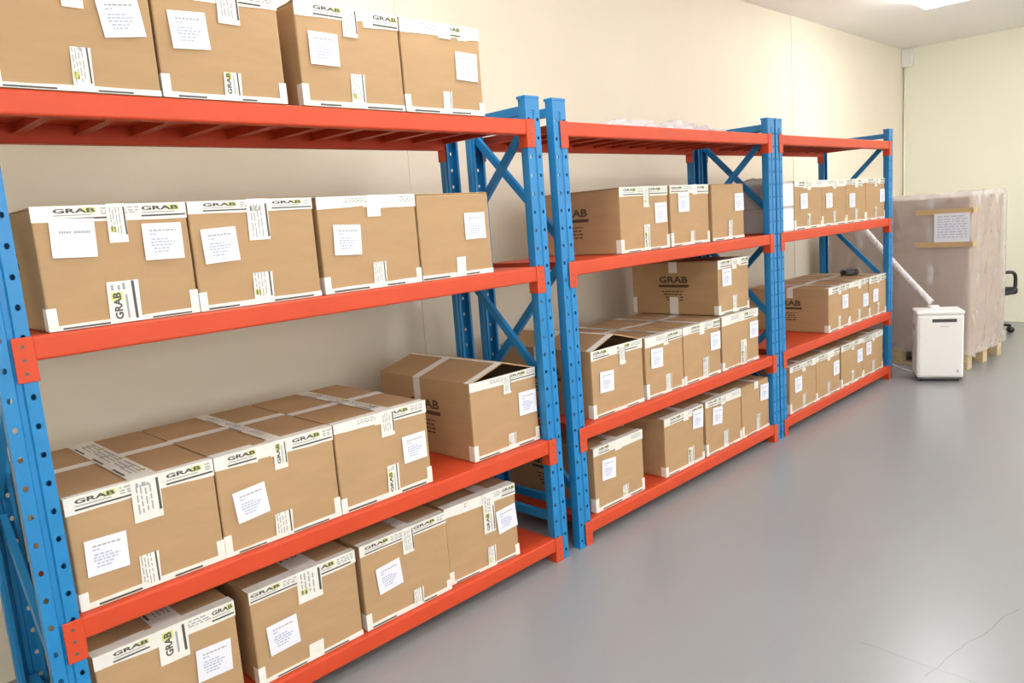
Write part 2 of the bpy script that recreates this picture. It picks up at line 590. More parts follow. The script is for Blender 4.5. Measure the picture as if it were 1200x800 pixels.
def paper_label(parent, y, z, tilt, xs, w=0.106, h=0.100, bold=False, seed=0):
    rnd = random.Random(seed)
    c, s = math.cos(R(tilt)), math.sin(R(tilt))
    U = Vector((0, c, s))
    V = Vector((0, -s, c))
    O = Vector((xs, y, z)) - U * (w / 2) - V * (h / 2)
    n = Vector((1, 0, 0))
    mb = MB()
    q = [O, O + U * w, O + U * w + V * h, O + V * h]
    mb.add(q + [p + n * 0.0006 for p in q], [(3, 2, 1, 0), (4, 5, 6, 7), (0, 1, 5, 4), (1, 2, 6, 5), (2, 3, 7, 6), (3, 0, 4, 7)])
    lab = mb.build('shipping_label', M['paper'], parent)
    O2 = O + n * 0.0010
    tb = MB()
    if bold:
        for a, b in ((0.20, 0.47), (0.52, 0.90)):
            k = a
            while k < b - 0.02:
                quad(tb, O2, U, V, k * w, (k + 0.042) * w, 0.62 * h, 0.68 * h, 1)
                k += 0.054
    else:
        rows = [(0.80, 0.18, 0.86, 1), (0.70, 0.18, 0.34, 0), (0.56, 0.20, 0.62, 0), (0.48, 0.18, 0.80, 0), (0.40, 0.18, 0.74, 0), (0.31, 0.24, 0.66, 0), (0.22, 0.24, 0.60, 0)]
        for v, a, b, mi in rows:
            k = a
            while k < b:
                l = rnd.uniform(0.05, 0.12)
                quad(tb, O2, U, V, k * w, min(k + l, b) * w, (v - 0.022) * h, (v + 0.022) * h, mi)
                k += l + 0.025
    tb.build('printed_lines', [M['inkblue'], M['inkgrey']], lab)
    return lab

def side_print(parent, w, h, xs=0.0):
    """large dark logo printed on the long side that faces the camera (-y)"""
    mb = MB()
    O = Vector((xs - 0.10, -w / 2 - 0.0006, h * 0.60))
    U, V = Vector((1, 0, 0)), Vector((0, 0, 1))
    put_word(mb, O, U, V, 0.20, 0.040, 0)
    quad(mb, O, U, V, -0.004, 0.206, -0.026, -0.010, 1)
    rnd = random.Random(3)
    for row in range(4):
        a = 0.02 + 0.01 * row
        while a < 0.17 - 0.01 * row:
            l = rnd.uniform(0.008, 0.03)
            quad(mb, O, U, V, a, a + l, -0.055 - row * 0.017, -0.048 - row * 0.017, 1)
            a += l + 0.006
    return mb.build('logo_print', [M['inkbox'], M['inkbox']], parent)

def carton(label, yc, wid, xf, z, lab=None, btab=None, ttab=None, rz=0.0, h=CH, d=CD, seed=0, tent=False, edge_tape=True,
           cross=True, side=True, group='taped brown cartons on the racks', fine=True, big=False, corner=True, extra_label=None, bold=False, loc=None, side_tapes=False):
    rnd = random.Random(seed)
    t = thing('cardboard_carton', label, 'carton', loc if loc else (xf - d / 2, yc, z), rz, group)
    hx, hy = d / 2, wid / 2
    e = 0.0012
    if tent:
        # open-topped body: four walls and a bottom, inner end flaps folded in, long flaps pushed up into a ridge
        th = 0.006
        mb = MB()
        mb.bbox(-hx, hx, -hy, hy, 0, th, 0.002, 1)
        mb.bbox(hx - th, hx, -hy, hy, th * .5, h, 0.002, 1)
        mb.bbox(-hx, -hx + th, -hy, hy, th * .5, h, 0.002, 1)
        mb.bbox(-hx + th, hx - th, -hy, -hy + th, th * .5, h, 0.002, 1)
        mb.bbox(-hx + th, hx - th, hy - th, hy, th * .5, h, 0.002, 1)
        mb.build('body', M['card'], t)
        ry, rh = tent
        r = Vector((0, ry, h + rh))
        for ya, sgn in ((-hy, 1), (hy, -1)):
            a = Vector((0, ya, h))
            b = r + Vector((0, 0, 0.001 if sgn > 0 else 0))
            dd = (b - a)
            nn = Vector((1, 0, 0)).cross(dd).normalized()
            if nn.z < 0:
                nn = -nn
            vs = []
            for x in (-hx, hx):
                for p in (a, b):
                    vs += [Vector((x, p.y, p.z)), Vector((x, p.y, p.z)) - nn * 0.005]
            MB().add(vs, [(0, 2, 6, 4), (1, 5, 7, 3), (0, 1, 3, 2), (4, 6, 7, 5), (0, 4, 5, 1), (2, 3, 7, 6)]).build('top_flap', M['card'], t)
        # white tape along the front edge of the raised near flap and along the ridge
        def on_flap(f, lift=0.0016):
            a, b = Vector((0, -hy, h)), r
            p = a.lerp(b, f)
            nn = Vector((0, -(b - a).z, (b - a).y)).normalized()
            return p + nn * lift
        p0, p1 = on_flap(0.0), on_flap(0.97)
        mb = MB()
        vs = [(hx - 0.032, p0.y, p0.z), (hx + 0.001, p0.y, p0.z), (hx + 0.001, p1.y, p1.z), (hx - 0.032, p1.y, p1.z)]
        mb.add(vs, [(0, 1, 2, 3)]).build('tape_strip', M['tape'], t)
        p2 = on_flap(0.90)
        vs = [(-hx, p2.y, p2.z), (hx - 0.03, p2.y, p2.z), (hx - 0.03, p1.y, p1.z), (-hx, p1.y, p1.z)]
        MB().add(vs, [(0, 1, 2, 3)]).build('tape_strip', M['tape'], t)
        vs = [(-0.06, p0.y - .001, p0.z), (-0.015, p0.y - .001, p0.z), (-0.015, p1.y, p1.z), (-0.06, p1.y, p1.z),
              (-0.06, -hy - e, h - 0.10), (-0.015, -hy - e, h - 0.10)]
        MB().add(vs, [(0, 1, 2, 3), (4, 5, 1, 0)]).build('tape_strip', M['tape'], t)
    else:
        fl = 0.004
        MB().bbox(-hx, hx, -hy, hy, 0, h - fl - 0.0003, 0.005, 2).build('body', M['card'], t)
        for s in (-1, 1):
            ya, yb = (-hy + 0.001, -0.001) if s < 0 else (0.001, hy - 0.001)
            MB().bbox(-hx + 0.001, hx - 0.001, ya, yb, h - fl, h, 0.0018, 2).build('top_flap', M['card'], t)
    Y = Vector((0, 1, 0))
    if edge_tape:
        # one to three overlapping lengths, none quite straight
        cuts = [-hy - 0.0005] + sorted(rnd.uniform(-0.6, 0.6) * hy for _ in range(rnd.choice((0, 1, 1, 2)))) + [hy + 0.0005]
        for c in range(len(cuts) - 1):
            dz = rnd.uniform(0.032, 0.050)
            ee = e + 0.0003 * c
            dp = rnd.uniform(0.018, 0.045)
            path = [(hx - dp, 0, h + ee), (hx + ee, 0, h + ee), (hx + ee, 0, h - dz)]
            if tent:
                path = path[1:]
            ya, yb = cuts[c], min(cuts[c + 1] + (0.02 if c < len(cuts) - 2 else 0), hy + 0.0005)
            tp = tape_strip(path, Y, ya, yb, t, seed + c, skew=rnd.uniform(-0.008, 0.008))
            tape_print(Vector((hx + e + 0.0012, ya, h - dz + 0.003)), Vector((0, 1, 0)), Vector((0, 0, 1)), yb - ya, dz - 0.003, tp, seed + 11 + c, False,
                       phase=0.05 if big and c == 0 else None)
    # bottom edge tape
    dz = rnd.uniform(0.014, 0.022)
    tp = tape_strip([(hx + e, 0, 0.001), (hx + e, 0, dz)], Y, -hy, hy, t, seed + 1, skew=rnd.uniform(-0.004, 0.004))
    a = rnd.uniform(0.0, 0.06)
    while a < wid - 0.08:
        l = rnd.uniform(0.07, 0.15)
        mb = MB()
        quad(mb, Vector((hx + e + 0.0006, -hy, 0)), Y, Vector((0, 0, 1)), a, min(a + l, wid - .004), dz * 0.2, dz * 0.5, 0)
        mb.build('tape_print', [M['ink']], tp)
        a += l + rnd.uniform(0.05, 0.12)
    if btab:
        yb, lb, wb = btab
        tp = tape_strip([(hx + 0.0032, 0, 0.002), (hx + 0.0032, 0.004, lb)], Y, yb - wb / 2, yb + wb / 2, t, seed + 2)
        tape_print(Vector((hx + 0.0037, yb + wb / 2, 0.004)), Vector((0, 0, 1)), Vector((0, -1, 0)), lb, wb, tp, seed + 3, True, phase=rnd.uniform(0.006, 0.02))
    if ttab:
        yt, lt, wt = ttab
        path = [(hx + 0.0032, -0.003, h - lt), (hx + 0.0032, 0, h + 0.0030), (-hx, 0, h + 0.0030)]
        if tent:
            path = path[:2]
            path[1] = (hx + 0.0032, 0, h)
        tp = tape_strip(path, Y, yt - wt / 2, yt + wt / 2, t, seed + 4)
        tape_print(Vector((hx + 0.0037, yt + wt / 2, h - lt + 0.002)), Vector((0, 0, 1)), Vector((0, -1, 0)), lt - 0.004, wt, tp, seed + 5, True, phase=rnd.uniform(0.006, 0.02))
        if not tent:
            tape_print(Vector((hx - 0.05, yt - wt / 2, h + 0.0035)), Vector((-1, 0, 0)), Vector((0, 1, 0)), d - 0.1, wt, tp, seed + 6, True)
    if cross and not tent:
        xc = rnd.uniform(-0.04, 0.02)
        wc = 0.024
        path = [(0, -hy - e, h - 0.07), (0, -hy - e, h + e), (0, hy + e, h + e), (0, hy + e, h - 0.07)]
        tape_strip(path, Vector((1, 0, 0)), xc - wc, xc + wc, t, seed + 7)
    if corner:
        # small tape folded round the near lower corner
        hc = rnd.uniform(0.05, 0.08)
        path = [(hx + 0.0020, -hy + 0.022, 0), (hx + 0.0020, -hy - 0.0016, 0), (hx - 0.03, -hy - 0.0016, 0)]
        tape_strip(path, Vector((0, 0, 1)), 0.002, hc, t, seed + 8)
        if rnd.random() < 0.6:
            path = [(hx + 0.0020, hy - 0.022, 0), (hx + 0.0020, hy + 0.0016, 0)]
            tape_strip(path, Vector((0, 0, 1)), 0.002, rnd.uniform(0.04, 0.07), t, seed + 9)
    if lab:
        paper_label(t, lab[0], lab[1], lab[2], hx + 0.0040, seed=seed, bold=bold)
    if extra_label:
        paper_label(t, extra_label[0], extra_label[1], extra_label[2], hx + 0.0040, seed=seed + 1)
    if side:
        side_print(t, wid, h)
    if side_tapes:
        tape_strip([(0, -hy - 0.0016, 0.001), (0, -hy - 0.0016, 0.105)], Vector((1, 0, 0)), -0.03, 0.03, t, seed + 20)
        tape_strip([(0, -hy - 0.0016, h - 0.065), (0, -hy - 0.0016, h)], Vector((1, 0, 0)), -0.03, 0.03, t, seed + 21)
        tape_strip([(0, -hy - 0.0016, 0.001), (0, -hy - 0.0016, 0.10)], Vector((1, 0, 0)), -hx + 0.002, -hx + 0.03, t, seed + 22)
    return t

#  key, y centre, width, front x, level, label(y,z,tilt), bottom tab(y,len,w), top tab(y,len,w)
ROWS = [
    ('A', -1.719, 0.393, 0, 0, (0.118, 0.196, 7.3), (0.004, 0.11, 0.048), (0.009, 0.11, 0.05)),
    ('B', -1.331, 0.37, 0, 0, (-0.093, 0.184, 3), (0.014, 0.08, 0.052), (0.031, 0.1, 0.065)),
    ('C', -0.89, 0.394, 0, 0, (-0.106, 0.178, -0.5), (0.007, 0.11, 0.054), (0.002, 0.09, 0.056)),
    ('D', -0.5, 0.371, 0, 0, (0.11, 0.175, -1.3), (0.003, 0.08, 0.041), (0.015, 0.05, 0.06)),
    ('E', -1.686, 0.385, -0.02, 1, (-0.105, 0.234, -2.1), (-0.008, 0.113, 0.081), (0.007, 0.1, 0.048)),
    ('F', -1.289, 0.398, -0.02, 1, (-0.118, 0.188, 2.3), (-0.002, 0.097, 0.064), (0.011, 0.12, 0.068)),
    ('G', -0.874, 0.399, -0.02, 1, (-0.098, 0.173, -2.5), (0.018, 0.09, 0.053), (0.021, 0.07, 0.055)),
    ('H', -0.49, 0.355, -0.02, 1, (0.096, 0.188, 0), (0.009, 0.075, 0.045), None),
    ('I', -1.716, 0.398, -0.025, 2, (-0.117, 0.138, -1.8), (-0.017, 0.1, 0.053), (0.006, 0.12, 0.078)),
    ('J', -1.311, 0.404, -0.025, 2, (-0.105, 0.148, 5), (-0.008, 0.085, 0.06), (0.011, 0.09, 0.045)),
    ('K', -0.906, 0.393, -0.025, 2, (0.128, 0.155, 0.5), (0.021, 0.117, 0.051), (0.022, 0.09, 0.057)),
    ('L', -0.276, 0.380, -0.05, 2, (0.13, 0.18, -1), (0.022, 0.07, 0.044), (0.019, 0.08, 0.045)),
    ('M', -1.713, 0.396, -0.02, 3, (0.117, 0.158, -2.6), (-0.001, 0.1, 0.05), (0.012, 0.105, 0.084)),
    ('N', -1.273, 0.388, -0.02, 3, (-0.098, 0.136, 2.5), (0.008, 0.06, 0.055), (0.015, 0.105, 0.09)),
    ('O', -0.864, 0.39, -0.02, 3, (-0.084, 0.167, 4.7), (0.034, 0.07, 0.046), (0.013, 0.095, 0.05)),
    ('P', -0.457, 0.369, -0.03, 3, (0.127, 0.179, 5), (0.033, 0.09, 0.042), (0.038, 0.165, 0.06)),
    ('Q', 0.784, 0.41, -0.05, 1, (0.135, 0.183, 1), (0.006, 0.13, 0.05), (0.016, 0.1, 0.05)),
    ('R', 1.201, 0.378, -0.05, 1, (-0.066, 0.227, 0.5), (0.01, 0.075, 0.042), (0.053, 0.05, 0.04)),
    ('S', 1.606, 0.358, -0.05, 1, (0.120, 0.209, 1), (0.013, 0.11, 0.045), None),
    ('W', 0.48, 0.405, -0.035, 2, (-0.095, 0.164, -3), None, (0.038, 0.1, 0.05)),
    ('X', 0.88, 0.342, -0.035, 2, (-0.075, 0.201, -3), (0.022, 0.1, 0.054), (0.016, 0.06, 0.046)),
    ('Y', 1.251, 0.382, -0.035, 2, (0.134, 0.196, -1), (0.025, 0.12, 0.062), (-0.003, 0.06, 0.052)),
    ('Z', 1.682, 0.433, -0.035, 2, (0.155, 0.193, -1), (0.023, 0.15, 0.071), (0.02, 0.05, 0.05)),
    ('V', 1.68, 0.356, -0.07, 4, (-0.085, 0.214, 0), (0, 0.1, 0.05), (0.01, 0.06, 0.05)),
    ('a', 0.438, 0.392, -0.025, 3, (-0.088, 0.192, -4), (0.033, 0.075, 0.048), (-0.006, 0.05, 0.05)),
    ('b', 1.022, 0.382, -0.025, 3, (0.134, 0.244, -5), (0.051, 0.105, 0.06), (0.017, 0.05, 0.05)),
    ('c', 1.441, 0.4, -0.025, 3, (-0.076, 0.214, -5), (0.011, 0.105, 0.057), (-0.008, 0.05, 0.05)),
    ('d', 1.824, 0.344, -0.025, 3, (0.110, 0.232, -3), (0.021, 0.11, 0.05), (0.007, 0.04, 0.05)),
    ('U1', 2.626, 0.422, -0.03, 1, (-0.073, 0.184, 1), (0, 0.1, 0.05), (0.01, 0.06, 0.05)),
    ('U2', 3.046, 0.409, -0.03, 1, (-0.093, 0.176, 1), (0, 0.1, 0.05), (0.01, 0.06, 0.05)),
    ('U3', 3.441, 0.372, -0.03, 1, (-0.078, 0.163, 1), (0, 0.1, 0.05), (0.01, 0.06, 0.05)),
    ('U4', 3.83, 0.395, -0.03, 1, (0.137, 0.182, 1), (0, 0.1, 0.05), (0.01, 0.06, 0.05)),
    ('e', 3.094, 0.366, -0.02, 2, (0.107, 0.191, -1), (0, 0.1, 0.05), (0.01, 0.06, 0.05)),
    ('f', 3.468, 0.374, -0.02, 2, (0.127, 0.153, -1), (0, 0.1, 0.05), (0.01, 0.06, 0.05)),
    ('g', 3.852, 0.360, -0.02, 2, (-0.05, 0.163, -1), (0, 0.1, 0.05), (0.01, 0.06, 0.05)),
    ('h1', 2.486, 0.402, -0.02, 3, (-0.082, 0.182, 0), (0, 0.1, 0.05), (0.01, 0.06, 0.05)),
    ('h2', 2.894, 0.405, -0.02, 3, (0.136, 0.177, 1), (0, 0.1, 0.05), (0.01, 0.06, 0.05)),
    ('i1', 3.333, 0.412, -0.02, 3, (0.14, 0.189, 1), (0, 0.1, 0.05), (0.01, 0.06, 0.05)),
    ('i2', 3.754, 0.419, -0.02, 3, (-0.098, 0.213, -1), (0, 0.1, 0.05), (0.01, 0.06, 0.05)),
]
ZL = LEVELS + [LEVELS[2] + CH]
LBL = {
    'A': 'brown carton on the nearest rack, top shelf, cut by the left picture edge',
    'B': 'brown carton on the nearest rack, top shelf, second from the left',
    'C': 'brown carton on the nearest rack, top shelf, third from the left',
    'D': 'brown carton at the right end of the nearest rack, top shelf',
    'E': 'brown carton with two paper labels on the nearest rack, second shelf down',
    'F': 'brown carton right beside the two-label carton on the nearest rack',
    'G': 'brown carton on the nearest rack, second shelf down, third from the left',
    'H': 'untaped-top carton at the right end of the nearest rack, second shelf down',
    'I': 'leftmost carton on the nearest rack, third shelf down, against the blue post',
    'J': 'second carton from the left on the nearest rack, third shelf down',
    'K': 'third carton from the left on the nearest rack, third shelf down',
    'L': 'carton with flaps raised like a tent on the nearest rack, third shelf',
    'M': 'leftmost carton on the bottom shelf of the nearest rack',
    'N': 'second carton from the left on the bottom shelf of the nearest rack',
    'O': 'third carton from the left on the bottom shelf of the nearest rack',
    'P': 'rightmost carton on the bottom shelf of the nearest rack',
    'Q': 'carton with dark side logo on the middle rack, second shelf down, leftmost',
    'R': 'middle carton of the three on the middle rack, second shelf down',
    'S': 'rightmost brown carton of the three on the middle rack, second shelf down',
    'W': 'carton with raised open flaps on the middle rack, third shelf, leftmost',
    'X': 'carton next to the open-flapped one on the middle rack, third shelf',
    'Y': 'third carton from the left on the middle rack, third shelf down',
    'Z': 'rightmost carton directly on the third shelf of the middle rack',
    'V': 'carton with dark side logo stacked atop other cartons on the middle rack',
    'a': 'leftmost carton on the bottom shelf of the middle rack, standing apart',
    'b': 'second carton from the left on the bottom shelf of the middle rack',
    'c': 'third carton from the left on the bottom shelf of the middle rack',
    'd': 'rightmost carton on the bottom shelf of the middle rack',
    'U1': 'leftmost brown carton on the farthest rack, second shelf down',
    'U2': 'second brown carton from the left on the farthest rack, second shelf down',
    'U3': 'third brown carton from the left on the farthest rack, second shelf down',
    'U4': 'rightmost brown carton on the farthest rack, second shelf down',
    'e': 'leftmost carton on the farthest rack, third shelf, its dark side logo showing',
    'f': 'middle carton of three on the farthest rack, third shelf down',
    'g': 'rightmost carton on the farthest rack, third shelf down',
    'h1': 'leftmost carton on the bottom shelf of the farthest rack',
    'h2': 'second carton from the left on the bottom shelf of the farthest rack',
    'i1': 'third carton from the left on the bottom shelf of the farthest rack',
    'i2': 'rightmost carton on the bottom shelf of the farthest rack',
}
OPTS = {
    'E': dict(extra_label=(0.118, 0.211, -0.8), bold=True, big=True),
    'H': dict(edge_tape=False, cross=False, corner=False),
    'L': dict(tent=(0.005, 0.055), h=0.322),
    'S': dict(edge_tape=False, cross=False, corner=False),
    'W': dict(tent=(-0.02, 0.060), h=0.322),
    'P': dict(rz=R(-3)),
    'M': dict(big=True),
    'V': dict(side_tapes=True, cross=False),
    'd': dict(edge_tape=False),
}
for i, (k, yc, wid, xf, lv, lab, bt, tt) in enumerate(ROWS):
    kw = dict(OPTS.get(k, {}))
    z = ZL[lv] + (0.0008 if lv < 4 else 0.006)
    # every box that stands under level: its label heights are measured from the shelf
    carton(LBL[k], yc, wid, xf, z, lab, bt, tt, seed=100 + 17 * i, h=kw.pop('h', CH), **kw)

# two narrow pale cartons at the left end of the farthest rack's second shelf
for k, (dz, lab) in enumerate(((0, 'narrow pale grey carton lying lower of two, behind the blue posts'),
                               (0.156, 'narrow pale grey carton lying upper of two, behind the blue posts'))):
    t = thing('narrow_carton', lab, 'carton', (-0.25, 2.285, LEVELS[1] + 0.0008 + dz), 0, 'narrow pale cartons')
    MB().bbox(-0.24, 0.24, -0.075, 0.075, 0, 0.150, 0.004).build('body', M['greycard'], t)
    for s in (-1, 1):
        ya, yb = (-0.074, -0.0008) if s < 0 else (0.0008, 0.074)
        MB().bbox(-0.239, 0.239, ya, yb, 0.1503, 0.1540, 0.001).build('top_flap', M['greycard'], t)
    MB().box(0.2403, 0.2408, -0.072, 0.072, 0.012, 0.140).build('paper_panel', M['paper'], t)

# crumpled clear film lying on the middle rack's top shelf
def crumpled(nx, ny, lx, ly, height, seed):
    mb = MB()
    vs, fs = [], []
    for i in range(nx + 1):
        for j in range(ny + 1):
            u, v = i / nx - .5, j / ny - .5
            p = Vector((u * lx, v * ly, 0))
            n1 = noise.noise(Vector((u * 5 + seed, v * 9, 0)))
            n2 = noise.noise(Vector((u * 14, v * 26 + seed, 3)))
            edge = max(0, 1 - (abs(u) * 2) ** 3) * max(0, 1 - (abs(v) * 2) ** 4)
            p.z = 0.003 + edge * height * max(0.0, 0.45 + 0.55 * n1 + 0.3 * n2)
            p.x += 0.03 * n2
            p.y += 0.04 * n1
            vs.append(p)
    for i in range(nx):
        for j in range(ny):
            a = i * (ny + 1) + j
            fs.append((a, a + ny + 1, a + ny + 2, a + 1))
    mb.add(vs, fs)
    return mb
o = crumpled(28, 70, 0.34, 1.30, 0.085, 4.2).build('plastic_film', M['clear'], None, True)
o.location = (-0.21, 1.10, LEVELS[0] + 0.001)
tag(o, 'crumpled clear plastic film lying on top of the middle rack', 'plastic film')
o = crumpled(10, 10, 0.30, 0.13, 0.06, 9.2).build('plastic_wrap', M['clear'], None, True)
o.location = (-0.22, 2.285, LEVELS[1] + 0.001 + 0.156 + 0.155)
tag(o, 'crumpled plastic wrap on the narrow pale cartons of the farthest rack', 'plastic film')

# small black cable bundle on the far cartons
t = thing('cable_bundle', 'small black coil lying on the cartons of the farthest rack', 'cable', (-0.24, 3.86, LEVELS[2] + CH + 0.004))
pts = []
for k in range(90):
    a = k / 90 * 2 * math.pi * 5
    pts.append((0.055 * math.cos(a) * (1 + .1 * math.sin(k)), 0.10 * math.sin(a), 0.008 + 0.030 * k / 90 + 0.004 * math.sin(3 * a)))
MB().tube(pts, 0.0065, 8).build('coil', M['dark'], t, True)
MB().bbox(-0.062, -0.030, -0.022, 0.022, 0.002, 0.046, 0.004).build('cable_tie', M['slot'], t)

# ------------------------------------------------------------------ wrapped pallet
PX, PY, PR = 0.425, 4.625, R(-5.0)      # near right lower corner of the pallet and its turn
PL, PWD = 1.20, 0.80
pal_c = Vector((PX, PY, 0)) + Matrix.Rotation(PR, 3, 'Z') @ Vector((-PL / 2, PWD / 2, 0))
t = thing('wooden_pallet', 'pale wooden pallet under the film-wrapped stack', 'pallet', pal_c, PR)
for bx in (-0.53, 0, 0.53):
    for by in (-0.35, 0, 0.35):
        MB().bbox(bx - 0.07, bx + 0.07, by - 0.05, by + 0.05, 0.022, 0.118, 0.003).build('block', M['wood'], t)
for by in (-0.35, 0, 0.35):
    MB().bbox(-0.60, 0.60, by - 0.05, by + 0.05, 0.0, 0.022, 0.002).build('bottom_board', M['wood'], t)
for bx in (-0.53, 0, 0.53):
    MB().bbox(bx - 0.07, bx + 0.07, -0.40, 0.40, 0.118, 0.140, 0.002).build('stringer_board', M['wood'], t)
for k in range(5):
    by = -0.345 + k * 0.1725
    MB().bbox(-0.60, 0.60, by - 0.055, by + 0.055, 0.140, 0.160, 0.002).build('deck_board', M['wood'], t)
rot = Matrix.Rotation(PR, 3, 'Z')
rown = ['bottom', 'second', 'third', 'top']
for lay in range(4):
    for col, row, nm in ((1, 0, 'front right'), (0, 0, 'front left'), (1, 1, 'rear right')):
        loc = pal_c + rot @ Vector((-0.3 + col * 0.6, -0.2 + row * 0.4, 0)) + Vector((0, 0, 0.1605 + lay * 0.3190))
        tt = thing('cardboard_carton', 'film-wrapped pallet carton, %s column, %s layer' % (nm, rown[lay]), 'carton', loc, PR, 'cartons wrapped on the pallet')
        MB().bbox(-0.294, 0.294, -0.196, 0.196, 0, 0.3115, 0.010).build('body', M['card'], tt)
        for s in (-1, 1):
            ya, yb = (-0.196, -0.001) if s < 0 else (0.001, 0.196)
            MB().bbox(-0.296, 0.296, ya, yb, 0.3117, 0.3155, 0.0015).build('top_flap', M['card'], tt)
        # tape straps on the carton's outer sides
        tape_strip([(0, -0.1985, 0.002), (0, -0.1985, 0.08)], Vector((1, 0, 0)), -0.025, 0.025, tt)
        tape_strip([(0, -0.1985, 0.24), (0, -0.1985, 0.317), (0, 0.1985, 0.317)], Vector((1, 0, 0)), -0.025, 0.025, tt)
        tape_strip([(0.2985, 0, 0.25), (0.2985, 0, 0.317), (-0.2985, 0, 0.317)], Vector((0, 1, 0)), -0.025, 0.025, tt)

# film skin around the stack
wrap = thing('stretch_wrap', 'cloudy stretch film wound round the pallet stack', 'plastic film', pal_c, PR)
def film_skin():
    per, N = [], 200
    a, b, rc = 0.612, 0.412, 0.02
    tot = 4 * (a + b)
    for k in range(N):
        s = k / N * tot
        if s < 2 * a:
            p, nn = Vector((-a + s, -b)), Vector((0, -1))
        elif s < 2 * a + 2 * b:
            p, nn = Vector((a, -b + s - 2 * a)), Vector((1, 0))
        elif s < 4 * a + 2 * b:
            p, nn = Vector((a - (s - 2 * a - 2 * b), b)), Vector((0, 1))
        else:
            p, nn = Vector((-a, b - (s - 4 * a - 2 * b))), Vector((-1, 0))
        per.append((p, nn))
    rows = 70
    z0, z1 = 0.130, 1.475
    mb = MB()
    vs, fs = [], []
    for i in range(rows + 1):
        z = z0 + (z1 - z0) * i / rows
        for k, (p, nn) in enumerate(per):
            q = Vector((p.x * 3, p.y * 3, z * 3))
            w = 0.012 * noise.noise(Vector((p.x * 9, p.y * 9, z * 4.0))) + 0.005 * noise.noise(Vector((p.x * 25 + z * 8, p.y * 25, z * 14)))
            w = abs(w)
            if z < 0.30:        # gathered ruffles over the pallet
                f = (0.30 - z) / 0.18
                w += f * (0.022 + 0.026 * noise.noise(Vector((p.x * 16, p.y * 16, z * 18))))
            zz = z
            if i == 0:
                zz += 0.035 * noise.noise(Vector((p.x * 10, p.y * 10, 7)))
            if i >= rows - 3:   # loose rim standing above the top cartons
                zz += 0.020 * noise.noise(Vector((p.x * 8, p.y * 8, 2)))
                w += 0.012 * noise.noise(Vector((p.x * 20, p.y * 20, z * 9)))
                w -= 0.004 * (i - rows + 3)
            c = p + nn * w
            vs.append((c.x, c.y, zz))
    for i in range(rows):
        for k in range(N):
            fs.append((i * N + k, i * N + (k + 1) % N, (i + 1) * N + (k + 1) % N, (i + 1) * N + k))
    mb.add(vs, fs)
    return mb
film_skin().build('film_skin', M['film'], wrap, True)
top = crumpled(40, 30, 1.14, 0.76, 0.03, 2.1).build('film_top', M['film'], wrap, True)
top.location.z = 0.1605 + 4 * 0.3190 + 0.006
# two kraft tape bands across the film, a paper between them
for z in (1.325, 1.055):
    mb = MB()
    mb.bbox(0.19, 0.622, -0.4330, -0.4318, z - 0.023, z + 0.023, 0.0004, 1)
    mb.build('kraft_tape_band', M['kraft'], wrap)
    MB().bbox(0.6320, 0.6335, -0.43, -0.34, z - 0.023, z + 0.023, 0.0004, 1).build('kraft_tape_band', M['kraft'], wrap)
sheet = thing('document_sheet', 'white printed sheet taped on the wrapped pallet stack', 'paper', pal_c + rot @ Vector((0.475, -0.4345, 1.075)), PR)
MB().box(-0.135, 0.135, -0.0012, 0, 0, 0.235).build('paper', M['paper'], sheet)
mb = MB()
rnd = random.Random(5)
for row in range(9):
    a = -0.11
    while a < 0.10:
        l = rnd.uniform(0.015, 0.05)
        quad(mb, Vector((0, -0.0018, 0)), Vector((1, 0, 0)), Vector((0, 0, 1)), a, min(a + l, 0.115), 0.205 - row * 0.021, 0.212 - row * 0.021, 0)
        a += l + 0.012
mb.build('printed_lines', [M['inkblue']], sheet)

# ------------------------------------------------------------------ white portable appliance
AR = R(25)
ac = thing('portable_dehumidifier', 'white upright portable appliance with a dark vent slot, beside the farthest rack', 'appliance',
           (0.305, 4.235, 0), AR)
aw, ad, ah = 0.165, 0.125, 0.568
MB().bbox(-aw, aw, -ad, ad, 0.030, ah - 0.03, 0.018, 4).build('body', M['white'], ac, False)
MB().bbox(-aw - 0.004, aw + 0.004, -ad - 0.004, ad + 0.004, ah - 0.034, ah, 0.014, 4).build('top_cover', M['white'], ac, False)
MB().bbox(-aw + 0.006, aw - 0.006, -ad + 0.006, ad - 0.006, 0.016, 0.034, 0.004, 2).build('base', M['slot'], ac)
MB().bbox(-aw + 0.018, aw - 0.012, -ad - 0.004, -ad + 0.01, 0.045, ah - 0.05, 0.0035, 2).build('front_panel', M['white'], ac)
v = MB().box(-0.058, 0.112, -ad - 0.0052, -ad - 0.0035, 0.478, 0.504).build('vent', M['slot'], ac)
for k in range(3):
    MB().box(-0.056, 0.110, -ad - 0.0068, -ad - 0.0054, 0.4815 + k * 0.008, 0.4835 + k * 0.008).build('vent_slat', M['dark'], v)
mb = MB()
for k in range(6):
    mb.box(0.0 + k * 0.010, 0.007 + k * 0.010, -ad - 0.0050, -ad - 0.0041, 0.440, 0.446)
mb.build('badge', M['inkgrey'], ac)
MB().bbox(0.118, 0.128, -ad - 0.0055, -ad - 0.0041, 0.075, 0.100, 0.0005, 1).build('indicator', M['inkgrey'], ac)
MB().bbox(-aw - 0.003, -aw + 0.004, -0.06, 0.06, 0.40, 0.45, 0.0025, 2).build('side_handle', M['greycard'], ac)
for sx in (-1, 1):
    for sy in (-1, 1):
        MB().cyl((sx * 0.13 - 0.008, sy * 0.09, 0.012), 0.012, 0.016, 'x', 14).build('caster', M['dark'], ac)
MB().cyl((-0.02, 0.06, ah - 0.002), 0.040, 0.022, 'z', 24).build('hose_collar', M['white'], ac)

